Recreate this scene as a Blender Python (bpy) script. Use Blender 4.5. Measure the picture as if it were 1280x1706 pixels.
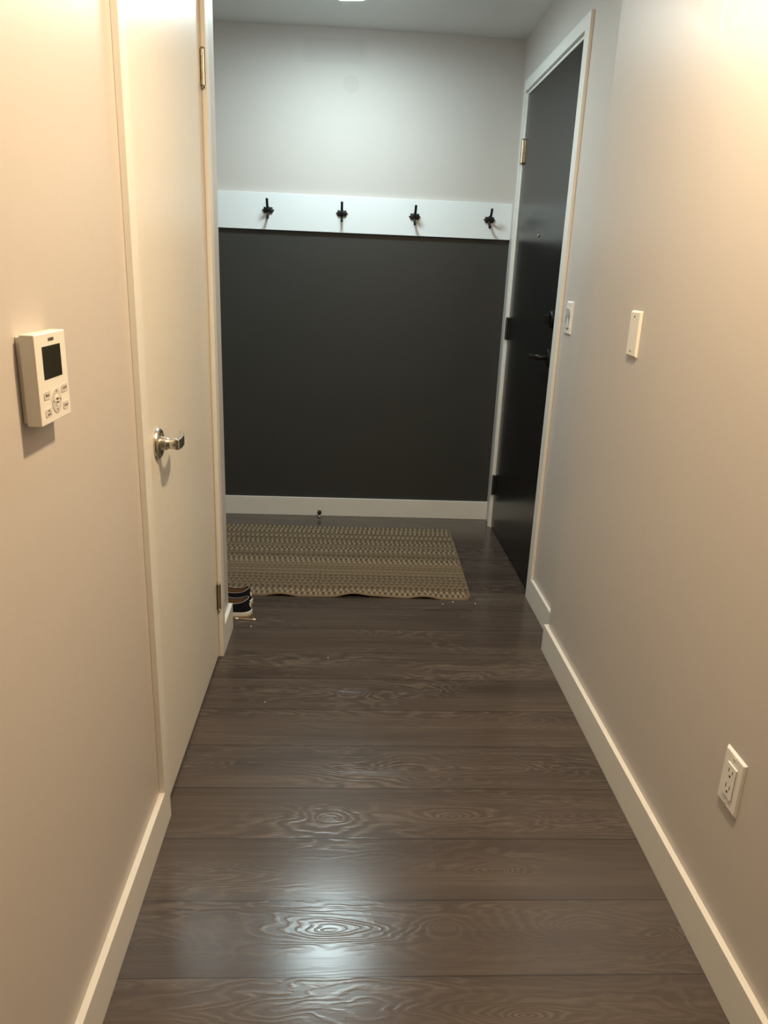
import bpy, bmesh, math, random
import numpy as np
from mathutils import Vector, Matrix

random.seed(4)
for o in list(bpy.data.objects):
    bpy.data.objects.remove(o, do_unlink=True)
scene = bpy.context.scene
COL = scene.collection

# ------------------------------------------------------------------ camera
cam_data = bpy.data.cameras.new('camera')
cam = bpy.data.objects.new('camera', cam_data)
COL.objects.link(cam)
Rr = Vector((0.99833686, -0.04236527, 0.03909848)).normalized()
Fw = Vector((0.05229325, 0.95097275, -0.30482166)).normalized()
Up = Rr.cross(Fw).normalized()
Rr = Fw.cross(Up).normalized()
M = Matrix.Identity(4)
for i in range(3):
    M[i][0] = Rr[i]; M[i][1] = Up[i]; M[i][2] = -Fw[i]
M[0][3], M[1][3], M[2][3] = 0.0, 0.0, 1.275
cam.matrix_world = M
cam_data.sensor_fit = 'VERTICAL'
cam_data.sensor_height = 24.0
cam_data.sensor_width = 18.0
cam_data.lens = 1242.855 / 1706.0 * 24.0
cam_data.clip_start = 0.02
scene.camera = cam

# ------------------------------------------------------------------ world and exposure
world = bpy.data.worlds.new('world')
scene.world = world
world.use_nodes = True
world.node_tree.nodes['Background'].inputs[0].default_value = (0.5, 0.55, 0.6, 1)
world.node_tree.nodes['Background'].inputs[1].default_value = 0.02
vs = scene.view_settings
vs.view_transform = 'Standard'
vs.look = 'None'
vs.gamma = 1.0
vs.use_curve_mapping = False
vs.exposure = 0.0

# strength and colour of the ceiling lamps (emitting diffusers, built below)
DOME_COLOUR, DOME_POWER = (0.80, 1.0, 1.03), 90.0
WARM_COLOUR, WARM_POWER = (1.0, 0.745, 0.465), 1270.0

# ------------------------------------------------------------------ dimensions (metres)
XL, XLB = -0.417, -0.4035        # left wall, face of its baseboard and casing
XR, XRB = 0.735, 0.7215          # right wall and baseboard face
X2, X2B = 0.780, 0.768           # recessed wall round the entry door, casing face
Y1 = 2.382                       # end of the near right wall
YB, YBB = 3.898, 3.886           # end wall and baseboard face
YE = 2.5126                      # corner where the left wall ends
ZC = 2.3245
HB = 0.1004
YN = -3.6                        # wall behind the viewpoint
XA = -1.45                       # far side of the alcove on the left

# ------------------------------------------------------------------ node helpers
class V:
    """tiny expression builder over math nodes"""
    def __init__(s, nt, sock): s.nt, s.s = nt, sock
    def _m(s, op, *a, clamp=False):
        n = s.nt.nodes.new('ShaderNodeMath'); n.operation = op; n.use_clamp = clamp
        for i, x in enumerate((s,) + a):
            if isinstance(x, V): s.nt.links.new(x.s, n.inputs[i])
            else: n.inputs[i].default_value = x
        return V(s.nt, n.outputs[0])
    def __add__(s, o): return s._m('ADD', o)
    __radd__ = __add__
    def __sub__(s, o): return s._m('SUBTRACT', o)
    def __mul__(s, o): return s._m('MULTIPLY', o)
    __rmul__ = __mul__
    def __truediv__(s, o): return s._m('DIVIDE', o)
    def sin(s): return s._m('SINE')
    def abs(s): return s._m('ABSOLUTE')
    def floor(s): return s._m('FLOOR')
    def fract(s): return s._m('FRACT')
    def exp(s): return s._m('EXPONENT')
    def pow(s, o): return s._m('POWER', o)
    def clamp(s): return s._m('ADD', 0.0, clamp=True)
    def lt(s, o): return s._m('LESS_THAN', o)

def new_mat(name):
    m = bpy.data.materials.new(name); m.use_nodes = True
    nt = m.node_tree
    return m, nt, nt.nodes['Principled BSDF']

def coords(nt):
    tc = nt.nodes.new('ShaderNodeTexCoord')
    return tc.outputs['Object']

def xyz(nt, sock):
    s = nt.nodes.new('ShaderNodeSeparateXYZ'); nt.links.new(sock, s.inputs[0])
    return V(nt, s.outputs[0]), V(nt, s.outputs[1]), V(nt, s.outputs[2])

def comb(nt, x, y, z):
    c = nt.nodes.new('ShaderNodeCombineXYZ')
    for i, q in enumerate((x, y, z)):
        if isinstance(q, V): nt.links.new(q.s, c.inputs[i])
        else: c.inputs[i].default_value = q
    return c.outputs[0]

def noise(nt, vec, scale, detail=2.0, rough=0.5, dist=0.0):
    n = nt.nodes.new('ShaderNodeTexNoise')
    n.inputs['Scale'].default_value = scale; n.inputs['Detail'].default_value = detail
    n.inputs['Roughness'].default_value = rough; n.inputs['Distortion'].default_value = dist
    nt.links.new(vec, n.inputs['Vector'])
    return V(nt, n.outputs[0])

def mixc(nt, f, a, b):
    n = nt.nodes.new('ShaderNodeMix'); n.data_type = 'RGBA'
    if isinstance(f, V): nt.links.new(f.s, n.inputs[0])
    else: n.inputs[0].default_value = f
    for i, q in ((6, a), (7, b)):
        if isinstance(q, tuple): n.inputs[i].default_value = q + (1,)
        else: nt.links.new(q, n.inputs[i])
    return n.outputs[2]

def bump(nt, bsdf, h, strength, dist):
    b = nt.nodes.new('ShaderNodeBump')
    b.inputs['Strength'].default_value = strength; b.inputs['Distance'].default_value = dist
    nt.links.new(h.s, b.inputs['Height']); nt.links.new(b.outputs[0], bsdf.inputs['Normal'])

def plain(name, c, rough=0.5, metal=0.0, tex=0.02, scale=60, spec=0.5, bumpy=0.0):
    """paint / plastic / metal with a faint procedural mottling"""
    m, nt, b = new_mat(name)
    co = coords(nt)
    n = noise(nt, co, scale, 3)
    c2 = tuple(max(0, x * (1 - tex * 2)) for x in c); c3 = tuple(min(1, x * (1 + tex * 2)) for x in c)
    nt.links.new(mixc(nt, n, c2, c3), b.inputs['Base Color'])
    b.inputs['Roughness'].default_value = rough; b.inputs['Metallic'].default_value = metal
    b.inputs['Specular IOR Level'].default_value = spec
    if bumpy: bump(nt, b, n, 0.35, bumpy)
    return m

# ------------------------------------------------------------------ materials
def wall_paint(name, c, rough=0.42, spec=0.5, orange=0.0006, patches=()):
    m, nt, b = new_mat(name)
    co = coords(nt)
    big = noise(nt, co, 1.3, 2)
    col = mixc(nt, big, tuple(x * 0.975 for x in c), tuple(min(1, x * 1.02) for x in c))
    x, y, z = xyz(nt, co)
    for (px, pz, rx, rz, amt, kind) in patches:
        dx = (x - px) / rx; dz = (z - pz) / rz
        if kind == 'disc': d = dx * dx + dz * dz
        else: d = dx.abs()._m('MAXIMUM', dz.abs())
        f = (V.__sub__(d * -1.0, -1.0) * 5.0).clamp() * amt
        col = mixc(nt, f, col, tuple(q * 0.6 for q in c))
    nt.links.new(col, b.inputs['Base Color'])
    b.inputs['Specular IOR Level'].default_value = spec
    fine = noise(nt, co, 260, 2); roll = noise(nt, co, 45, 3)
    rv = roll * 0.12 + (rough - 0.06)
    nt.links.new(rv.s, b.inputs['Roughness'])
    bump(nt, b, fine * 0.4 + roll * 1.2, 0.35, orange)
    return m

GREIGE = (0.55, 0.512, 0.478)
M_WALL = wall_paint('greige_wall_paint', GREIGE)
M_WALL_BACK = wall_paint('greige_wall_paint_touched_up', GREIGE, rough=0.62, spec=0.22,
                         patches=((-0.02, 2.100, 0.040, 0.040, 0.14, 'disc'), (-0.095, 2.235, 0.16, 0.055, 0.16, 'box')))
M_DARK = wall_paint('charcoal_wall_paint', (0.043, 0.043, 0.040), rough=0.42, spec=0.30, orange=0.0003)
M_CEIL = wall_paint('ceiling_paint', (0.78, 0.79, 0.78), rough=0.8, spec=0.2, orange=0.0012)
M_TRIM = plain('white_trim_paint', (0.73, 0.72, 0.68), 0.42, tex=0.012, scale=14)
M_RAIL = plain('white_board_paint', (0.76, 0.79, 0.80), 0.40, tex=0.008, scale=10)
M_LEAF = plain('cream_door_paint', (0.72, 0.69, 0.62), 0.36, tex=0.012, scale=35, bumpy=0.0004)
M_BLACKDOOR = plain('black_door_paint', (0.0075, 0.0075, 0.008), 0.25, tex=0.05, scale=30, spec=0.32)
M_NICKEL = plain('satin_nickel', (0.58, 0.54, 0.46), 0.29, metal=1.0, tex=0.02, scale=90)
M_DARKMETAL = plain('dark_bronze_metal', (0.10, 0.09, 0.08), 0.35, metal=0.8, tex=0.04)
M_BLACK = plain('matte_black_metal', (0.004, 0.004, 0.004), 0.40, tex=0.05, spec=0.3)
M_PLASTIC = plain('white_plastic', (0.80, 0.78, 0.72), 0.32, tex=0.006)
M_PLASTIC2 = plain('cool_white_plastic', (0.78, 0.78, 0.76), 0.34, tex=0.006)
M_PLATE_GREY = plain('grey_switch_insert', (0.55, 0.56, 0.56), 0.30, tex=0.006)
M_SLOT = plain('dark_slot', (0.03, 0.027, 0.022), 0.7, tex=0.02)
M_SCREEN = plain('lcd_glass', (0.022, 0.022, 0.014), 0.14, tex=0.05, scale=25)
M_PRINT = plain('grey_button_print', (0.16, 0.14, 0.13), 0.5, tex=0.02)
M_LOGO = plain('dark_logo_print', (0.10, 0.09, 0.09), 0.5, tex=0.02)
M_BUTTON = plain('button_plastic', (0.62, 0.59, 0.54), 0.38, tex=0.006)
M_RUBBER = plain('black_rubber', (0.012, 0.012, 0.012), 0.45, tex=0.05)
M_CANVAS = plain('navy_canvas', (0.008, 0.010, 0.018), 0.85, tex=0.25, scale=900, spec=0.15)
M_SOLE = plain('white_rubber_sole', (0.72, 0.70, 0.64), 0.55, tex=0.04, scale=80)
M_GUM = plain('tan_gum_rubber', (0.36, 0.27, 0.16), 0.6, tex=0.04)
M_LINING = plain('tan_shoe_lining', (0.20, 0.125, 0.065), 0.8, tex=0.1, scale=200)
M_PIPING = plain('pale_shoe_piping', (0.26, 0.22, 0.21), 0.7, tex=0.05)
M_COTTON = plain('white_cotton', (0.86, 0.84, 0.78), 0.9, tex=0.02, scale=500)
M_STICK = plain('tan_paper_stick', (0.50, 0.36, 0.24), 0.7, tex=0.03)
M_CRUMB = plain('pale_crumb', (0.75, 0.72, 0.66), 0.8, tex=0.05)
M_SUBFLOOR = plain('gap_shadow_wood', (0.05, 0.04, 0.03), 0.9, tex=0.05)

def emitter(name, c, power):
    m, nt, b = new_mat(name)
    b.inputs['Base Color'].default_value = (0.9, 0.9, 0.9, 1)
    b.inputs['Emission Color'].default_value = c + (1,)
    b.inputs['Emission Strength'].default_value = power
    b.inputs['Roughness'].default_value = 0.3
    return m
M_DOME = emitter('lit_frosted_dome', DOME_COLOUR, DOME_POWER)
M_WARM = emitter('lit_warm_diffuser', WARM_COLOUR, WARM_POWER)

# wood-look planks laid across the hall
def floor_material():
    m, nt, b = new_mat('dark_oak_vinyl_planks')
    co = coords(nt)
    x, y, z = xyz(nt, co)
    PW, Y0 = 0.1815, 1.0795
    t = (y - Y0) / PW
    idx = t.floor(); fy = t.fract()
    wn = nt.nodes.new('ShaderNodeTexWhiteNoise'); wn.noise_dimensions = '1D'
    nt.links.new((idx + 0.37).s, wn.inputs['W'])
    r = V(nt, wn.outputs['Value'])
    xs = x + r * 7.3
    yy = y + idx * 3.17
    v1 = comb(nt, xs * 1.5, yy * 8.5, idx)
    n1 = noise(nt, v1, 1.0, 3.0, 0.5, 0.5)
    field = n1 * 8.0
    # knots and cathedral hearts: x, y, half length, half width, height
    knots = [(-0.016, 1.185, .150, .036, 1.9), (-0.02, 1.515, .080, .030, 1.5), (.285, 1.520, .105, .026, 1.5),
             (.064, 2.254, .11, .030, 1.1), (.155, 1.707, .17, .035, 1.6), (.484, 1.710, .16, .030, 1.2),
             (.224, 1.191, .06, .022, -1.3), (.680, 1.166, .06, .020, 1.6), (.372, 1.345, .050, .018, 1.5),
             (-.269, 1.363, .09, .018, 1.3), (.043, 2.083, .055, .016, 1.5), (.295, 2.106, .06, .018, 1.5),
             (-.36, 1.146, .07, .024, 1.3), (-.378, 1.722, .08, .025, 1.2), (.55, 1.521, .10, .030, 1.1),
             (.688, 2.10, .07, .020, 1.2), (.355, 1.0, .09, .022, 1.4), (.5, 1.19, .08, .03, 1.2), (-.3, .98, .08, .03, 1.2)]
    heart = None
    for (kx, ky, sx, sy, a) in knots:
        dx = (x - kx) / sx; dy = (y - ky) / sy
        g = ((dx * dx + dy * dy)._m('SQRT') * -0.95).exp() * a
        field = field + g * 2.3
        if a > 1.35: heart = g if heart is None else heart + g
    wob = noise(nt, comb(nt, xs * 16.0, yy * 45.0, 0.0), 1.0, 4.0, 0.6)
    field = field + wob * 0.60
    ring = ((field * 15.0).sin() * 0.5 + 0.5)
    brk = ((noise(nt, comb(nt, xs * 22.0, yy * 90.0, 5.0), 1.0, 3.0) - 0.36) * 4.0).clamp()
    line = ring.pow(2.5) * (brk * 0.55 + 0.45)
    # strength of visible figure varies along the planks
    mask0 = noise(nt, comb(nt, xs * 1.6, yy * 5.0, 4.0), 1.0, 2.0)
    mask = (((mask0 - 0.44) * 5.0).clamp() * 0.7 + (heart * 0.9)).clamp()
    fine = noise(nt, comb(nt, xs * 6.0, yy * 210.0, 2.0), 1.0, 4.0, 0.6)
    streak = noise(nt, comb(nt, xs * 1.4, yy * 34.0, 8.0), 1.0, 3.0, 0.6)
    tone = noise(nt, comb(nt, xs * 1.1, yy * 9.0, 11.0), 1.0, 2.0)
    c = mixc(nt, ((tone - 0.35) * 3.4).clamp(), (0.044, 0.034, 0.029), (0.086, 0.068, 0.056))
    c = mixc(nt, ((streak - 0.42) * 3.2).clamp() * 0.6, c, (0.060, 0.046, 0.039))
    st2 = noise(nt, comb(nt, xs * 2.2, yy * 75.0, 18.0), 1.0, 3.0, 0.6)
    c = mixc(nt, ((st2 - 0.5) * 5.0).clamp() * 0.35, c, (0.135, 0.108, 0.090))
    c = mixc(nt, ((fine - 0.52) * 4.0).clamp() * 0.38, c, (0.034, 0.027, 0.024))
    c = mixc(nt, line * mask * 0.55, c, (0.190, 0.158, 0.136))
    c = mixc(nt, ((1.0 * ring - 0.35) * -3.0).clamp() * mask * 0.45, c, (0.038, 0.030, 0.026))
    hc = ((heart - 1.2) * 1.6).clamp() * 0.6
    c = mixc(nt, hc, c, (0.045, 0.036, 0.032))
    hue = mixc(nt, r * 0.7, c, mixc(nt, 0.5, c, (0.092, 0.070, 0.056)))
    joint = fy.lt(0.010) + (fy * -1.0 + 1.0).lt(0.006)
    xe = ((x + r * 5.1) / 1.22).fract()
    butt = xe.lt(0.0010) * 0.35
    j = (joint + butt).clamp()
    c = mixc(nt, j * 0.7, hue, (0.02, 0.016, 0.014))
    nt.links.new(c, b.inputs['Base Color'])
    rough = fine * 0.10 + 0.165 + line * mask * 0.05
    nt.links.new(rough.s, b.inputs['Roughness'])
    b.inputs['Specular IOR Level'].default_value = 0.45
    h = line * mask * 1.0 + fine * 0.16 + streak * 0.05 - j * 1.6
    bump(nt, b, h, 0.40, 0.0006)
    return m
M_FLOOR = floor_material()

def rug_material():
    m, nt, b = new_mat('braided_yarn')
    at = nt.nodes.new('ShaderNodeAttribute'); at.attribute_name = 'yarn'
    co = coords(nt)
    n = noise(nt, co, 420, 3)
    nt.links.new(mixc(nt, n * 0.5, at.outputs['Color'], (0.10, 0.075, 0.05)), b.inputs['Base Color'])
    b.inputs['Roughness'].default_value = 0.95; b.inputs['Specular IOR Level'].default_value = 0.1
    bump(nt, b, n, 0.6, 0.002)
    return m
M_RUG = rug_material()

# ------------------------------------------------------------------ mesh helpers
def obj(name, bm, mat, parent=None, smooth=False, bevel=0.0, seg=2, origin=None):
    bmesh.ops.recalc_face_normals(bm, faces=bm.faces)
    if origin is not None:
        bmesh.ops.translate(bm, verts=bm.verts, vec=-Vector(origin))
    me = bpy.data.meshes.new(name); bm.to_mesh(me); bm.free()
    mats = mat if isinstance(mat, (list, tuple)) else [mat]
    for q in mats: me.materials.append(q)
    o = bpy.data.objects.new(name, me); COL.objects.link(o)
    if origin is not None: o.location = origin
    if smooth:
        for p in me.polygons: p.use_smooth = True
    if bevel:
        bv = o.modifiers.new('bevel', 'BEVEL'); bv.width = bevel; bv.segments = seg
        bv.limit_method = 'ANGLE'; bv.angle_limit = math.radians(40)
    if parent is not None:
        o.parent = parent
        if parent.matrix_world is not None:
            o.matrix_parent_inverse = Matrix.Translation(-Vector(wloc(parent)))
    return o

def wloc(o):
    v = Vector(o.location)
    if o.parent is not None:
        v = v + Vector(wloc(o.parent)) + o.matrix_parent_inverse.translation
    return v

def box(bm, x0, x1, y0, y1, z0, z1, mi=0):
    vs_ = [bm.verts.new((x, y, z)) for x in (x0, x1) for y in (y0, y1) for z in (z0, z1)]
    for f in ((0, 1, 3, 2), (4, 6, 7, 5), (0, 4, 5, 1), (2, 3, 7, 6), (0, 2, 6, 4), (1, 5, 7, 3)):
        fc = bm.faces.new([vs_[i] for i in f]); fc.material_index = mi
    return bm

def B(*boxes):
    bm = bmesh.new()
    for q in boxes: box(bm, *q)
    return bm

def prism(bm, poly, z0, z1):
    """vertical prism from a closed outline in x, y"""
    a = [bm.verts.new((x, y, z0)) for x, y in poly]; c = [bm.verts.new((x, y, z1)) for x, y in poly]
    n = len(poly)
    for i in range(n): bm.faces.new((a[i], a[(i + 1) % n], c[(i + 1) % n], c[i]))
    bm.faces.new(a[::-1]); bm.faces.new(c)
    return bm

def lathe(bm, prof, center, axis='z', seg=40, caps=True):
    """prof: (distance along axis, radius)"""
    ax = {'x': (Vector((1, 0, 0)), Vector((0, 1, 0)), Vector((0, 0, 1))),
          '-x': (Vector((-1, 0, 0)), Vector((0, 1, 0)), Vector((0, 0, 1))),
          '-y': (Vector((0, -1, 0)), Vector((1, 0, 0)), Vector((0, 0, 1))),
          'z': (Vector((0, 0, 1)), Vector((1, 0, 0)), Vector((0, 1, 0))),
          '-z': (Vector((0, 0, -1)), Vector((1, 0, 0)), Vector((0, 1, 0)))}[axis]
    c = Vector(center); rings = []
    for h, r in prof:
        if r < 1e-6: rings.append([bm.verts.new(c + ax[0] * h)])
        else: rings.append([bm.verts.new(c + ax[0] * h + (ax[1] * math.cos(2 * math.pi * k / seg) + ax[2] * math.sin(2 * math.pi * k / seg)) * r) for k in range(seg)])
    for a, d in zip(rings, rings[1:]):
        for k in range(seg):
            k2 = (k + 1) % seg
            if len(a) == 1 and len(d) == 1: continue
            if len(a) == 1: bm.faces.new((a[0], d[k], d[k2]))
            elif len(d) == 1: bm.faces.new((a[k], a[k2], d[0]))
            else: bm.faces.new((a[k], a[k2], d[k2], d[k]))
    if caps:
        if len(rings[0]) > 1: bm.faces.new(rings[0])
        if len(rings[-1]) > 1: bm.faces.new(rings[-1])
    return bm

def tube(bm, pts, radii, seg=16, squash=(1, 1)):
    """swept tube through points, radius per point"""
    P = [Vector(p) for p in pts]; rings = []
    prev = None
    for i, p in enumerate(P):
        t = ((P[min(i + 1, len(P) - 1)] - P[max(i - 1, 0)])).normalized()
        if prev is None:
            ref = Vector((0, 0, 1)) if abs(t.z) < 0.9 else Vector((0, 1, 0))
            u = t.cross(ref).normalized()
        else:
            u = (prev - t * prev.dot(t)).normalized()
        w = t.cross(u).normalized(); prev = u
        r = radii[i] if isinstance(radii, (list, tuple)) else radii
        rings.append([bm.verts.new(p + (u * math.cos(2 * math.pi * k / seg) * squash[0] + w * math.sin(2 * math.pi * k / seg) * squash[1]) * r) for k in range(seg)])
    for a, d in zip(rings, rings[1:]):
        for k in range(seg):
            bm.faces.new((a[k], a[(k + 1) % seg], d[(k + 1) % seg], d[k]))
    bm.faces.new(rings[0][::-1]); bm.faces.new(rings[-1])
    return bm

def curve_pts(ctrl, n=8):
    """Catmull-Rom through control points"""
    C = [Vector(c) for c in ctrl]; C = [2 * C[0] - C[1]] + C + [2 * C[-1] - C[-2]]
    out = []
    for i in range(1, len(C) - 2):
        for k in range(n):
            t = k / n
            out.append(0.5 * ((2 * C[i]) + (C[i + 1] - C[i - 1]) * t + (2 * C[i - 1] - 5 * C[i] + 4 * C[i + 1] - C[i + 2]) * t * t + (3 * C[i] - C[i - 1] - 3 * C[i + 1] + C[i + 2]) * t ** 3))
    out.append(C[-2])
    return out

def struct(o):
    o['kind'] = 'structure'; return o

def thing(name, label, cat, loc=(0, 0, 0), group=None):
    o = bpy.data.objects.new(name, None); COL.objects.link(o); o.location = loc
    o.empty_display_size = 0.05
    return tag(o, label, cat, group)

def tag(o, label, cat, group=None):
    o['label'] = label; o['category'] = cat
    if group: o['group'] = group
    return o

# ------------------------------------------------------------------ room shell
T = 0.12
struct(obj('floor', B((XA - T, 1.2, YN - T, YB + T, -0.05, 0.0)), M_FLOOR))
struct(obj('ceiling', B((XA - T, 1.2, YN - T, YB + T, ZC, ZC + 0.08)), M_CEIL))
DY0, DY1, DZ = 1.5216, 2.3092, 2.045          # closet door opening in the left wall
struct(obj('wall_left', B((XL - T, XL, YN, DY0, 0, ZC), (XL - T, XL, DY0, DY1, DZ, ZC), (XL - T, XL, DY1, YE, 0, ZC)), M_WALL))
struct(obj('wall_right', B((XR, 1.15, YN, Y1, 0, ZC)), M_WALL, bevel=0.004, seg=3))
EY0, EY1, EZ = 2.866, 3.757, 2.073            # entry door opening in the recessed wall
struct(obj('wall_entry', B((X2, X2 + T, Y1, EY0, 0, ZC), (X2, X2 + T, EY0, EY1, EZ, ZC), (X2, X2 + T, EY1, YB, 0, ZC)), M_WALL))
ZR0, ZR1 = 1.4536, 1.6191                      # board carrying the coat hooks
bm = bmesh.new()
box(bm, XA, X2, YB, YB + T, 0.0, ZR0 + 0.02, 1)
box(bm, XA, X2, YB, YB + T, ZR0 + 0.02, ZC, 0)
struct(obj('wall_back', bm, [M_WALL_BACK, M_DARK]))
struct(obj('wall_alcove', B((XA - T, XA, YE - T, YB + T, 0, ZC), (XA, XL - T, YE - T, YE, 0, ZC)), M_WALL))
struct(obj('wall_front', B((XL, XR, YN - T, YN, 0, ZC)), M_WALL))
# dark closet behind the left door and corridor behind the entry door
struct(obj('wall_closet', B((XL - T - 0.6, XL - T - 0.56, DY0 - .1, DY1 + .1, 0, ZC)), M_WALL))

# ------------------------------------------------------------------ baseboards
def baseboard(name, *boxes):
    return struct(obj(name, B(*boxes), M_TRIM, bevel=0.0012))
CY0, CY1 = 1.4766, 2.3542                      # outer edges of the closet door casing
baseboard('baseboard_left', (XL, XLB, YN, CY0, 0, HB))
bm = bmesh.new(); prism(bm, [(XL, CY1), (XLB, CY1), (XLB, YE + .0135), (XA, YE + .0135), (XA, YE), (XL, YE)], 0, HB)
struct(obj('baseboard_left_corner', bm, M_TRIM, bevel=0.0012))
bm = bmesh.new(); prism(bm, [(XRB, YN), (XR, YN), (XR, Y1), (X2, Y1), (X2, Y1 + .0125), (XRB, Y1 + .0125)], 0, HB)
struct(obj('baseboard_right', bm, M_TRIM, bevel=0.0012))
baseboard('baseboard_entry', (X2B, X2, Y1 + .0125, 2.8024, 0, HB))
baseboard('baseboard_back', (XA, X2, YBB, YB, 0, HB))
baseboard('baseboard_alcove', (XA, XA + .012, YE + .0135, YBB, 0, HB))
baseboard('baseboard_front', (XL, XR, YN, YN + .012, 0, HB))

# ------------------------------------------------------------------ closet door on the left
LX = -0.4195                                    # face of the leaf
struct(obj('trim_closet_door', B((XL, XLB, CY0, DY0, 0, DZ + .045), (XL, XLB, DY1, CY1, 0, DZ + .045), (XL, XLB, DY0, DY1, DZ, DZ + .045),
       (XL - T, XL - .0006, DY0 - .018, DY0 - .0005, 0, DZ), (XL - T, XL - .0006, DY1 + .0005, DY1 + .018, 0, DZ), (XL - T, XL - .0006, DY0, DY1, DZ, DZ + .018),
       (XL - .055, XL - .04, DY0, DY0 + .012, 0, DZ), (XL - .055, XL - .04, DY1 - .012, DY1, 0, DZ), (XL - .055, XL - .04, DY0 + .012, DY1 - .012, DZ - .012, DZ)),
       M_TRIM, bevel=0.0012))
door1 = obj('door_1', B((LX - .035, LX, DY0 + .0025, DY1 - .003, 0.009, DZ - .003)), M_LEAF, bevel=0.0012, origin=(LX - .017, DY1 - .003, 0.009))
struct(door1)

def hinge(name, x, y, z0, z1, r, mat, parent, lx):
    """knuckled hinge barrel with finial tips and a sliver of leaf plate"""
    bm = bmesh.new(); L = z1 - z0
    prof = [(0, 0.0), (0, r * .7), (.002, r * 1.05), (.005, r * .75), (.006, r)]
    for k in range(1, 5):
        h = .006 + (L - .012) * k / 5
        prof += [(h - .0006, r), (h - .0006, r * .86), (h + .0006, r * .86), (h + .0006, r)]
    prof += [(L - .006, r), (L - .005, r * .75), (L - .002, r * 1.05), (L, r * .7), (L, 0.0)]
    lathe(bm, prof, (x, y, z0), 'z', 20, caps=False)
    box(bm, lx[0], lx[1], y - .013, y - .003, z0 + .007, z1 - .007)
    return obj(name, bm, mat, parent, smooth=False)
for z0 in (0.178, 1.735):
    hinge('hinge', LX + .0075, DY1 - .006, z0, z0 + .098, .0062, M_NICKEL, door1, (LX - .001, LX + .0015))

# lever handle
HY, HZ = 1.640, 0.8965
h1 = obj('door_handle', lathe(bmesh.new(), [(0, .034), (.003, .0345), (.007, .033), (.0095, .030), (.0105, .024), (.0105, 0)], (LX, HY, HZ), 'x', 48), M_NICKEL, door1, smooth=False)
bm = bmesh.new()
lathe(bm, [(.0100, .0165), (.014, .0150), (.021, .0148), (.0225, .0130), (.0235, .0130), (.025, .0118), (.030, .0118)], (LX, HY, HZ), 'x', 32)
lathe(bm, [(.030, .0125), (.0440, .0125), (.0470, .0105), (.0470, 0)], (LX, HY, HZ), 'x', 32)
neck = obj('neck', bm, M_NICKEL, h1, bevel=.0004)
for p in neck.data.polygons: p.use_smooth = len(p.vertices) == 4
bm = bmesh.new()
prism(bm, [(LX + .0400, HY - .0125), (LX + .0505, HY - .0105), (LX + .0530, HY + .010), (LX + .0515, HY + .040), (LX + .0450, HY + .070), (LX + .0360, HY + .088),
           (LX + .0310, HY + .086), (LX + .0370, HY + .064), (LX + .0410, HY + .038), (LX + .0390, HY + .010)], HZ - .0118, HZ + .0118)
obj('lever', bm, M_NICKEL, h1, bevel=.0048, seg=5)

# ------------------------------------------------------------------ entry door
struct(obj('trim_entry_door', B((X2B, X2, 2.8024, 2.8594, 0, 2.1256), (X2B, X2, 3.7636, 3.7851, 0, 2.1256), (X2B, X2, 2.8594, 3.7636, 2.0795, 2.1256),
       (X2 - .0002, X2 + T, EY0 - .012, EY0 + .004, 0, EZ + .0065), (X2 - .0002, X2 + T, EY1 - .005, EY1 + .012, 0, EZ + .0065), (X2 - .0002, X2 + T, EY0, EY1, EZ - .006, EZ + .0065)),
       M_TRIM, bevel=0.001))
EX = 0.7835
door2 = obj('door_2', B((EX, EX + .044, EY0 + .0065, EY1 - .0075, 0.010, EZ - .009)), M_BLACKDOOR, bevel=0.001, origin=(EX + .02, EY1 - .0075, .01))
struct(door2)
for z0, mt in ((0.183, M_DARKMETAL), (0.984, M_DARKMETAL), (1.778, M_NICKEL)):
    hinge('hinge', EX - .009, EY1 - .008, z0, z0 + .108, .0078, mt, door2, (EX - .002, EX + .0008))
obj('peephole', lathe(bmesh.new(), [(0, .008), (.003, .008), (.004, .006), (.0035, .0035), (.002, 0)], (EX, 3.303, 1.451), '-x', 24), M_NICKEL, door2)
dl = obj('deadbolt', lathe(bmesh.new(), [(0, .033), (.010, .032), (.014, .028), (.014, 0)], (EX, 2.935, 1.130), '-x', 40), M_BLACK, door2)
obj('thumb_turn', B((EX - .036, EX - .013, 2.929, 2.941, 1.112, 1.148)), M_BLACK, dl, bevel=.003)
dh = obj('door_handle', lathe(bmesh.new(), [(0, .033), (.008, .032), (.012, .027), (.012, 0)], (EX, 2.935, 0.985), '-x', 40), M_BLACK, door2)
bm = bmesh.new()
pts = curve_pts([(EX - .010, 2.935, .985), (EX - .035, 2.935, .985), (EX - .047, 2.945, .985), (EX - .050, 2.965, .983), (EX - .050, 3.00, .980), (EX - .048, 3.045, .977)], 6)
tube(bm, pts, .010, 20, (0.9, 1.0))
obj('lever', bm, M_BLACK, dh, smooth=True)

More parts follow.
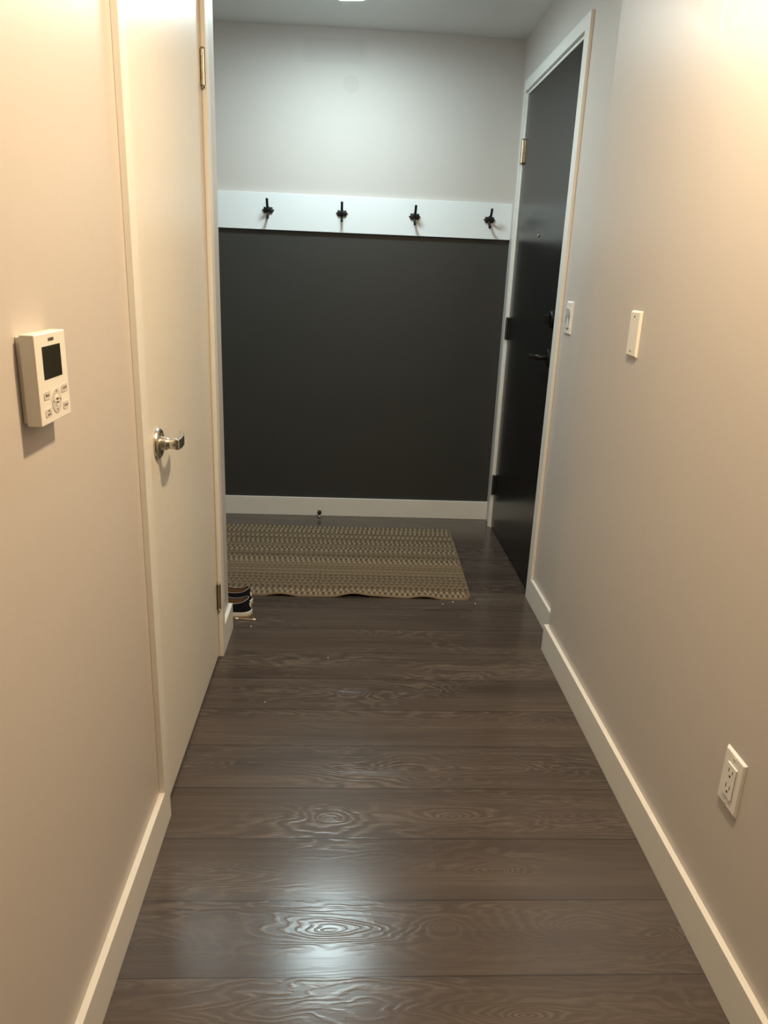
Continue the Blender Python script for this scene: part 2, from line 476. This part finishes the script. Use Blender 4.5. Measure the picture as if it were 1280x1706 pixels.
# ------------------------------------------------------------------ coat rack
rack = thing('coat_rack', 'long white wall board with four black hooks above the charcoal wall panel', 'coat rack', (-.3, YB, ZR0))
obj('board', B((XA + .002, X2 - .0005, YB - .018, YB, ZR0, ZR1)), M_RAIL, rack, bevel=0.0012)
def hook_parts(x, z):
    y = YB - .018
    bm = bmesh.new()
    # scalloped rosette plate
    n = 48; prof = []
    for layer, (d, s) in enumerate(((0, .95), (.004, 1.0), (.009, .9), (.011, .55))):
        prof.append([bm.verts.new((x + s * (.0255 + .0030 * math.cos(8 * 2 * math.pi * k / n)) * math.cos(2 * math.pi * k / n) * 1.02, y - d,
                                   z + s * (.0165 + .0024 * math.cos(8 * 2 * math.pi * k / n)) * math.sin(2 * math.pi * k / n))) for k in range(n)])
    for a, c in zip(prof, prof[1:]):
        for k in range(n): bm.faces.new((a[k], a[(k + 1) % n], c[(k + 1) % n], c[k]))
    bm.faces.new(prof[0]); bm.faces.new(prof[-1][::-1])
    h = obj('hook', bm, M_BLACK, rack, smooth=False, origin=(x, y, z))
    bm = bmesh.new()
    p = curve_pts([(x, y - .006, z - .001), (x, y - .024, z + .004), (x, y - .042, z + .014), (x, y - .054, z + .030), (x, y - .062, z + .047)], 6)
    k = len(p); tube(bm, p, [.0060] * (k - 3) + [.0062, .0064, .0050], 14)
    obj('upper_prong', bm, M_BLACK, h, smooth=True)
    bm = bmesh.new()
    p = curve_pts([(x, y - .006, z - .004), (x, y - .012, z - .018), (x, y - .020, z - .031), (x, y - .032, z - .037), (x, y - .040, z - .030)], 6)
    k = len(p); tube(bm, p, [.0055] * (k - 3) + [.0060, .0062, .0048], 14)
    obj('lower_prong', bm, M_BLACK, h, smooth=True)
for hx in (-.4035, -.0495, .3030, .6690):
    hook_parts(hx, 1.5415)

# ------------------------------------------------------------------ lamps
dome = thing('ceiling_light', 'round lit frosted dome lamp on the ceiling near the coat hooks', 'ceiling light', (-.045, 3.235, ZC))
bm = bmesh.new(); lathe(bm, [(0, .152), (.036, .152), (.040, .150), (.040, .145), (.018, .145)], (-.045, 3.235, ZC), '-z', 64)
obj('base_ring', bm, M_TRIM, dome)
bm = bmesh.new(); lathe(bm, [(.022, .1445), (.041, .1440), (.046, .140), (.051, .125), (.054, .07), (.055, 0)], (-.045, 3.235, ZC), '-z', 64, caps=False)
obj('glass_dome', bm, M_DOME, dome, smooth=True)

LXP, LYP = 0.36, 1.15
warm = thing('recessed_light', 'small round warm recessed ceiling lamp over the near part of the hall', 'ceiling light', (LXP, LYP, ZC))
bm = bmesh.new(); lathe(bm, [(0, .056), (0, .075), (.004, .074), (.007, .062), (.003, .056)], (LXP, LYP, ZC), '-z', 48, caps=False)
obj('trim_ring', bm, M_TRIM, warm)
bm = bmesh.new(); lathe(bm, [(.0, .055), (.002, .055), (.002, 0)], (LXP, LYP, ZC), '-z', 48)
obj('diffuser', bm, M_WARM, warm)

# ------------------------------------------------------------------ wall controller on the left wall
TX = XL + .0255
TY0, TY1, TZ0, TZ1 = 0.9660, 1.0700, 1.0684, 1.1844
th = thing('wall_thermostat', 'white wall thermostat with dark screen and buttons on the left wall', 'thermostat', (XL, 1.018, 1.068))
obj('back_plate', B((XL, XL + .007, TY0 + .004, TY1 - .004, TZ0 + .003, TZ1 - .003)), M_PLASTIC, th, bevel=.001)
obj('housing', B((XL + .0065, TX, TY0, TY1, TZ0, TZ1)), M_PLASTIC, th, bevel=.0016, seg=3)
obj('screen', B((TX - .001, TX + .0003, .9868, 1.0492, 1.1257, 1.1678)), M_SCREEN, th)
def text_mesh(s, size, loc, mat, name, parent, face='+x', bold=0.0, sx=1.0):
    cu = bpy.data.curves.new(name, 'FONT'); cu.body = s; cu.size = size; cu.extrude = .0002
    cu.align_x = 'CENTER'; cu.align_y = 'CENTER'; cu.offset = bold
    tmp = bpy.data.objects.new('tmp_text', cu); COL.objects.link(tmp)
    bpy.context.view_layer.update()
    me = bpy.data.meshes.new_from_object(tmp.evaluated_get(bpy.context.evaluated_depsgraph_get()))
    bpy.data.objects.remove(tmp, do_unlink=True)
    me.name = name
    A = Matrix(((0, 0, 1, 0), (1, 0, 0, 0), (0, 1, 0, 0), (0, 0, 0, 1)))
    me.transform(A @ Matrix.Diagonal((sx, 1, 1, 1)))
    me.materials.clear(); me.materials.append(mat)
    o = bpy.data.objects.new(name, me); COL.objects.link(o)
    o.location = loc; o.parent = parent
    o.matrix_parent_inverse = Matrix.Translation(-Vector(wloc(parent)))
    return o
text_mesh('DAIKIN', .0056, (TX + .0003, 1.019, 1.1755), M_LOGO, 'logo', th, bold=.00015)
def pill(bm, y, z, hy, hz, rr, x0, x1, seg=6):
    ol = []
    for cx_, cz_, a0 in ((hy - rr, hz - rr, 0), (-hy + rr, hz - rr, 90), (-hy + rr, -hz + rr, 180), (hy - rr, -hz + rr, 270)):
        for k in range(seg + 1):
            a = math.radians(a0 + 90 * k / seg); ol.append((y + cx_ + rr * math.cos(a), z + cz_ + rr * math.sin(a)))
    a = [bm.verts.new((x0, p, q)) for p, q in ol]; c = [bm.verts.new((x1, p, q)) for p, q in ol]
    n_ = len(ol)
    for i in range(n_): bm.faces.new((a[i], a[(i + 1) % n_], c[(i + 1) % n_], c[i]))
    bm.faces.new(a[::-1]); bm.faces.new(c)
    return bm
for (y, z, hy, s) in ((.9895, 1.1060, .0105, 'Mode'), (1.0505, 1.1075, .0115, 'On/Off'), (.9905, 1.0835, .0105, 'Fan\nSpeed'), (1.0510, 1.0840, .0095, 'Cancel')):
    bt = obj('button', pill(bmesh.new(), y, z, hy, .0052, .003, TX - .0004, TX + .0007), M_BUTTON, th)
    text_mesh(s, .0052 if '\n' not in s else .0046, (TX + .0007, y, z), M_PRINT, 'button_text', bt, bold=.00012)
bm = bmesh.new()
lathe(bm, [(-.0004, .0168), (.0006, .0168), (.0009, .0160), (.0009, 0)], (TX, 1.0205, 1.0950), 'x', 40)
pad = obj('control_pad', bm, M_BUTTON, th)
bm = bmesh.new(); lathe(bm, [(.0007, .0078), (.0014, .0076), (.0015, .0070), (.0015, 0)], (TX, 1.0205, 1.0950), 'x', 32)
obj('center_button', bm, M_PLASTIC, pad)
text_mesh('Menu\nEnter', .0046, (TX + .0016, 1.0205, 1.0950), M_PRINT, 'button_text', pad, bold=.00012)
bm = bmesh.new()
for dy, dz in ((0, .0125), (0, -.0125), (-.0125, 0), (.0125, 0)):
    u = Vector((0, dy, dz)).normalized(); w = Vector((0, -u.z, u.y)); c = Vector((TX + .0011, 1.0205 + dy, 1.0950 + dz))
    a = [c + u * .0024, c - u * .0014 + w * .0024, c - u * .0014 - w * .0024]
    lo = [bm.verts.new(p - Vector((.0006, 0, 0))) for p in a]; hi = [bm.verts.new(p) for p in a]
    for i in range(3): bm.faces.new((lo[i], lo[(i + 1) % 3], hi[(i + 1) % 3], hi[i]))
    bm.faces.new(hi); bm.faces.new(lo[::-1])
obj('arrow_marks', bm, M_PRINT, pad)

# ------------------------------------------------------------------ plates on the right
def wall_plate(name, label, cat, xw, yc, zc, hy, hz, d, mat, group=None):
    t = thing(name, label, cat, (xw, yc, zc - hz), group)
    bm = B((xw - d, xw, yc - hy, yc + hy, zc - hz, zc + hz))
    # pull the front face in so the rim slopes
    for v in bm.verts:
        if v.co.x < xw - d * .5:
            v.co.y = yc + (v.co.y - yc) * (1 - .0045 / hy); v.co.z = zc + (v.co.z - zc) * (1 - .0045 / hz)
    obj('plate', bm, mat, t, bevel=.0013, seg=3)
    return t
def screw(t, x, y, z, mat, r=.003):
    bm = bmesh.new(); lathe(bm, [(0, r), (.0008, r * .9), (.0010, 0)], (x, y, z), '-x', 16)
    s = obj('screw', bm, mat, t)
    obj('screw_slot', B((x - .0012, x - .0006, y - .0005, y + .0005, z - r * .8, z + r * .8)), M_SLOT, s)

# blank white plate mid-way on the right wall
t = wall_plate('blank_wall_plate', 'blank cream-white plate with two screws mid-height on the right wall', 'wall plate', XR, 1.9375, 1.151, .0355, .0585, .007, M_PLASTIC)
for z in (1.194, 1.108):
    screw(t, XR - .007, 1.9395, z, M_DARKMETAL, .0028)
# light switch beside the entry door
t = wall_plate('light_switch', 'white light switch plate with rocker beside the black entry door', 'light switch', X2, 2.701, 1.149, .037, .0575, .006, M_PLASTIC2)
bm = bmesh.new(); prism_pts = [(X2 - .0055, 1.149 - .033), (X2 - .0125, 1.149 - .033), (X2 - .0065, 1.149), (X2 - .0105, 1.149 + .033), (X2 - .0055, 1.149 + .033)]
a = [bm.verts.new((x, 2.6845, z)) for x, z in prism_pts]; c = [bm.verts.new((x, 2.7175, z)) for x, z in prism_pts]
for i in range(5): bm.faces.new((a[i], a[(i + 1) % 5], c[(i + 1) % 5], c[i]))
bm.faces.new(a[::-1]); bm.faces.new(c)
obj('rocker', bm, M_PLATE_GREY, t, bevel=.0006)
for z in (1.149 + .0475, 1.149 - .0475):
    screw(t, X2 - .006, 2.701, z, M_PLASTIC2, .0028)
# receptacle low on the right wall
OY, OZ = 1.142, .3985
t = wall_plate('wall_outlet', 'white electrical outlet plate low on the right wall', 'outlet', XR, OY, OZ, .0355, .0580, .0055, M_PLASTIC2)
ins = obj('receptacle', pill(bmesh.new(), OY, OZ, .0165, .0335, .002, XR - .0080, XR - .004), M_PLASTIC2, t, bevel=.0005)
for cz in (OZ + .0165, OZ - .0165):
    bm = bmesh.new(); X0 = XR - .0084
    box(bm, X0, X0 + .001, OY + .0055, OY + .0072, cz + .000, cz + .0085)
    box(bm, X0, X0 + .001, OY - .0072, OY - .0055, cz + .001, cz + .0085)
    lathe(bm, [(0, .0026), (.0009, .0026)], (X0 + .001, OY, cz - .0065), '-x', 16)
    obj('slots', bm, M_SLOT, ins)
for z in (OZ + .0475, OZ - .0475):
    screw(t, XR - .0055, OY, z, M_PLASTIC2, .0030)

# ------------------------------------------------------------------ rug
def make_rug():
    W, D = 1.30, 0.875
    x1, yc = 0.553, 3.247
    nx, ny = 433, 292
    hx = np.linspace(0, W, nx); hy = np.linspace(0, D, ny)
    X, Y = np.meshgrid(hx, hy, indexing='ij')
    # chunky braided rows: band edges and character
    rng = np.random.RandomState(3)
    edges = [0.0]
    while edges[-1] < D - .01:
        edges.append(edges[-1] + rng.choice([.030, .036, .042, .026]))
    edges[-1] = D
    E = np.array(edges); idx = np.clip(np.searchsorted(E, Y, side='right') - 1, 0, len(E) - 2)
    lo, hi = E[idx], E[idx + 1]
    v = (Y - lo) / (hi - lo)
    ph = rng.rand(len(E)) * 6.28; ph = ph[idx]
    kind = rng.choice([0, 1, 1, 2, 2, 1], len(E)); kind[0] = kind[1] = 1; kind[len(E) - 2] = kind[len(E) - 3] = 1; kind = kind[idx]
    per = .0235
    s = np.sin(2 * np.pi * X / per + ph)
    braid = np.abs(np.sin(np.pi * X / per + ph + (v - .5) * 2.2))
    prof = np.sqrt(np.clip(np.sin(np.pi * v), 0, 1))
    Z = .004 + .0035 * prof + .0030 * prof * np.where(kind == 1, braid, np.where(kind == 2, .5 + .5 * s, .9))
    # colours
    tan = np.array([.225, .17, .11]); pale = np.array([.33, .26, .18]); brown = np.array([.040, .028, .018]); olive = np.array([.15, .122, .08])
    rowtone = rng.rand(len(E))[idx][..., None]
    base = tan * (1 - rowtone * .45) + olive * rowtone * .45
    hole = ((s > .35 - .5 * (kind == 2)) & (np.abs(v - .5) < np.where(kind == 0, .12, .25))).astype(float)[..., None]
    thin = ((v < .10) | (v > .93)).astype(float)[..., None]
    light = ((s < -.3) & (kind == 1)).astype(float)[..., None]
    Ccol = base * (1 - light) + pale * light
    Ccol = Ccol * (1 - thin * .65) + brown * thin * .65
    Ccol = Ccol * (1 - hole * .85) + brown * hole * .85
    Z = Z - hole[..., 0] * .0025 * prof
    bind = ((W - X < .010) | (X < .010) | (Y < .008) | (D - Y < .008)).astype(float)[..., None]
    Ccol = Ccol * (1 - bind) + (tan * .95) * bind
    # shape: rounded corners, hem and gentle waves on the near edge
    r = .045
    cx = np.clip(X, r, W - r); cy = np.clip(Y, r, D - r)
    dx, dy = X - cx, Y - cy
    both = (np.abs(dx) > 0) & (np.abs(dy) > 0)
    m_ = np.maximum(np.abs(dx), np.abs(dy)); L = np.hypot(dx, dy) + 1e-9
    k = np.where(both, m_ / L, 1.0)
    PX, PY = cx + dx * k, cy + dy * k
    edge = np.minimum(np.minimum(X, W - X), np.minimum(Y, D - Y))
    Z = Z * np.clip(edge / .006, .35, 1)
    near = np.exp(-(PY / .05) ** 2)
    xw = x1 - W + PX
    wave = np.clip(np.sin((xw + .62) * 2 * np.pi / .30), 0, 1) ** 1.5 * .010 + np.clip(np.sin((xw + .1) * 2 * np.pi / .83), 0, 1) ** 3 * .007
    lift = near * wave * np.clip((.50 - xw) / .1, 0, 1)
    Z2 = Z + lift
    PYw = PY + .004 * np.sin(xw * 9) * np.exp(-(PY / .2) ** 2)
    ang = math.radians(-.6); xr = PX - W; yr = PYw - D / 2
    WX = x1 - .004 + xr * math.cos(ang) - yr * math.sin(ang) - .012 * (1 - PY / D) ** 2 * (PX > W * .5) * (PX / W)
    WY = yc + xr * math.sin(ang) + yr * math.cos(ang)
    top = np.stack([WX, WY, Z2], -1).reshape(-1, 3)
    bot = np.stack([WX, WY, np.full_like(Z2, .0008) + lift], -1).reshape(-1, 3)
    n = nx * ny
    ii, jj = np.meshgrid(np.arange(nx - 1), np.arange(ny - 1), indexing='ij')
    q = (ii * ny + jj).ravel()
    ft = np.stack([q, q + ny, q + ny + 1, q + 1], -1)
    fb = np.stack([q, q + 1, q + ny + 1, q + ny], -1) + n
    bd = [i * ny for i in range(nx)] + [(nx - 1) * ny + j for j in range(1, ny)] + [i * ny + ny - 1 for i in range(nx - 2, -1, -1)] + [j for j in range(ny - 2, 0, -1)]
    bd = np.array(bd); nb = np.roll(bd, -1)
    fs = np.stack([bd, bd + n, nb + n, nb], -1)
    faces = np.concatenate([ft, fb, fs]).tolist()
    me = bpy.data.meshes.new('woven_rug')
    org = np.array([0, yc, 0.0])
    me.from_pydata((np.concatenate([top, bot]) - org).tolist(), [], faces)
    ca = me.color_attributes.new('yarn', 'FLOAT_COLOR', 'POINT')
    cc = np.concatenate([Ccol.reshape(-1, 3), np.tile(tan * .8, (n, 1))])
    cc = np.concatenate([cc, np.ones((2 * n, 1))], 1)
    ca.data.foreach_set('color', cc.astype(np.float32).ravel())
    me.materials.append(M_RUG)
    for p in me.polygons: p.use_smooth = True
    o = bpy.data.objects.new('woven_rug', me); COL.objects.link(o); o.location = (0, yc, 0)
    return o
tag(make_rug(), 'tan braided rug with brown dotted rows lying before the charcoal wall', 'rug')

# ------------------------------------------------------------------ shoes (heels showing past the wall corner)
def make_shoe(yc, xheel, label, side):
    t = thing('slip_on_shoe', label, 'shoe', (xheel - .14, yc, 0), 'navy slip-on shoes behind the wall corner')
    L = .275
    def halfwidth(s):            # s: 0 heel .. 1 toe
        return .031 * (1 - math.exp(-s * 22)) ** .6 + .016 * math.sin(math.pi * min(1, max(0, (s - .25) / .85))) if s < .93 else None
    def outline(inset=0.0, n=40):
        hw = []
        for k in range(n + 1):
            s = k / n
            w = (.033 + .014 * math.sin(math.pi * min(1, max(0, (s - .3) / .95)))) * math.sqrt(max(0, 1 - max(0, (s - .72) / .28) ** 2.4)) * (1 - max(0, 1 - s / .16) ** 2.4) ** .5
            hw.append((s, max(0, w - inset)))
        up = [(xheel - inset - s * (L - 2 * inset), yc + w) for s, w in hw]
        dn = [(xheel - inset - s * (L - 2 * inset), yc - w) for s, w in hw][::-1]
        return up[:-1] + dn[:-1]
    # gum outsole and white foxing
    bm = bmesh.new(); prism(bm, outline(.001), 0, .006); obj('outsole', bm, M_GUM, t)
    bm = bmesh.new(); prism(bm, outline(0), .006, .022); obj('sole', bm, M_SOLE, t, bevel=.002)
    # upper: lofted shell with open collar
    bm = bmesh.new(); ol = outline(.003, 40); N = len(ol); rings = []
    levels = 7
    for lv in range(levels + 1):
        f = lv / levels; ring = []
        for (x, y) in ol:
            s = (xheel - x) / L
            # collar height: high heel, dip at ankle sides, rises to vamp
            if s < .5: top = .074 - .018 * math.sin(math.pi * min(1, s / .5))
            else: top = .074 - .040 * ((s - .5) / .5) ** 1.3
            z = .020 + (top - .020) * f
            pull = 1 - (.16 if s < .5 else .16 + .5 * (s - .5) * 2) * f ** 1.6
            back = .010 * f * max(0, 1 - s / .14)
            ring.append(bm.verts.new((x - back, yc + (y - yc) * pull, z)))
        rings.append(ring)
    for a, c in zip(rings, rings[1:]):
        for k in range(N): bm.faces.new((a[k], a[(k + 1) % N], c[(k + 1) % N], c[k]))
    # vamp closes the front half
    half = [i for i, (x, y) in enumerate(ol) if (xheel - x) / L >= .5]
    upp = [i for i in half if ol[i][1] >= yc]; dwn = [i for i in half if ol[i][1] < yc][::-1]
    m_ = min(len(upp), len(dwn)); top = rings[-1]
    mids = []
    for a, c in zip(upp[:m_], dwn[:m_]):
        p, q_ = top[a].co, top[c].co; s = (xheel - p.x) / L
        mids.append(bm.verts.new(((p.x + q_.x) / 2, yc, p.z + .010 * (1 - (s - .5)))))
    for k in range(m_ - 1):
        bm.faces.new((top[upp[k]], top[upp[k + 1]], mids[k + 1], mids[k]))
        bm.faces.new((top[dwn[k]], mids[k], mids[k + 1], top[dwn[k + 1]]))
    up_o = obj('upper', bm, M_CANVAS, t, smooth=True)
    so = up_o.modifiers.new('thickness', 'SOLIDIFY'); so.thickness = .003; so.offset = -1
    # lining and insole
    bm = bmesh.new(); prism(bm, outline(.008), .024, .032); obj('insole', bm, M_LINING, t)
    bm = bmesh.new(); ring0, ring1 = [], []
    for (x, y) in outline(.0075, 40):
        s = (xheel - x) / L
        if s <= .55:
            top_z = .072 - .018 * math.sin(math.pi * min(1, s / .5))
            ring0.append(bm.verts.new((x - .002, yc + (y - yc) * .98, .030))); ring1.append(bm.verts.new((x - .009 * max(0, 1 - s / .2), yc + (y - yc) * .86, top_z)))
    for k in range(len(ring0)):
        k2 = (k + 1) % len(ring0)
        if (ring0[k].co - ring0[k2].co).length < .04: bm.faces.new((ring0[k], ring0[k2], ring1[k2], ring1[k]))
    obj('lining', bm, M_LINING, t, smooth=True)
    # piping round the collar
    cp = []
    up_s = [(x, y) for x, y in ol if (xheel - x) / L <= .5]
    order = sorted([p for p in up_s if p[1] >= yc], key=lambda p: p[0]) + sorted([p for p in up_s if p[1] < yc], key=lambda p: -p[0])
    for (x, y) in order:
        s = (xheel - x) / L
        cp.append((x - .010 * max(0, 1 - s / .14), yc + (y - yc) * .84, .0745 - .018 * math.sin(math.pi * min(1, s / .5))))
    bm = bmesh.new(); tube(bm, cp, .0017, 8); obj('piping', bm, M_PIPING, t, smooth=True)
    # white heel patch
    bm = bmesh.new(); w = []
    for zz, dx in ((.036, -.0030), (.051, -.0060)):
        for k in range(7):
            u = -1 + k / 3; yy = yc + u * .008
            w.append(bm.verts.new((xheel - .0025 + dx - .0035 * u * u + .002, yy, zz)))
    for k in range(6): bm.faces.new((w[k], w[k + 1], w[k + 8], w[k + 7]))
    hp = obj('heel_patch', bm, M_SOLE, t); s2 = hp.modifiers.new('thickness', 'SOLIDIFY'); s2.thickness = .0016
    return t
make_shoe(2.640, -.347, 'navy slip-on shoe nearer the hall, white heel patch, beside the cotton swab', 1)
make_shoe(2.738, -.357, 'navy slip-on shoe farther back, between the other shoe and the rug', 1)

# ------------------------------------------------------------------ small things on the floor
sw = thing('cotton_swab', 'cotton swab with white tips lying before the shoe', 'cotton swab', (-.372, 2.592, 0))
A, Bp = Vector((-.4020, 2.596, .0037)), Vector((-.3335, 2.590, .0037)); d = (Bp - A).normalized()
bm = bmesh.new(); tube(bm, [A, Bp], .0017, 12); obj('stick', bm, M_STICK, sw, smooth=True)
for P_, sg in ((A, -1), (Bp, 1)):
    q = [P_ - d * sg * .008, P_ - d * sg * .004, P_, P_ + d * sg * .003, P_ + d * sg * .005]
    bm = bmesh.new(); tube(bm, q, [.0018, .0036, .0040, .0035, .0014], 14); obj('tip', bm, M_COTTON, sw, smooth=True)

ds = thing('door_stop', 'small door stop with black ball top on a white post before the back baseboard', 'door stop', (-.1375, 3.848, 0))
bm = bmesh.new(); lathe(bm, [(0, .0075), (.003, .0075)], (-.1375, 3.848, 0), 'z', 24); obj('base', bm, M_BLACK, ds)
bm = bmesh.new(); lathe(bm, [(.003, .0042), (.008, .0046), (.022, .0046)], (-.1375, 3.848, 0), 'z', 24); obj('post', bm, M_PLASTIC2, ds)
bm = bmesh.new(); lathe(bm, [(.018, .005), (.020, .0085), (.0255, .0108), (.031, .0115), (.0365, .0105), (.041, .0070), (.043, 0)], (-.1375, 3.848, 0), 'z', 32); obj('ball', bm, M_RUBBER, ds, smooth=True)

for (x, y, r, lab) in ((-.339, 2.535, .0028, 'white crumb on the floor just before the cotton swab'),
                       (.451, 2.786, .0030, 'white crumb at the near right corner of the rug'),
                       (.408, 2.768, .0020, 'tiny white crumb in front of the rug, left of the other two'),
                       (.542, 2.775, .0026, 'white crumb on bare planks right of the rug corner'),
                       (-.046, 2.309, .0020, 'tiny white crumb on the planks level with the closet hinge'),
                       (-.2315, 2.025, .0018, 'tiny white crumb on the planks beside the closet door')):
    bm = bmesh.new(); bmesh.ops.create_icosphere(bm, subdivisions=2, radius=r)
    for v in bm.verts: v.co = v.co * (1 + random.uniform(-.2, .2)); v.co.z = v.co.z * .7 + r * .62
    bmesh.ops.translate(bm, verts=bm.verts, vec=(x, y, 0))
    tag(obj('crumb', bm, M_CRUMB, origin=(x, y, 0)), lab, 'crumb', 'white crumbs on the floor')

bpy.context.view_layer.update()
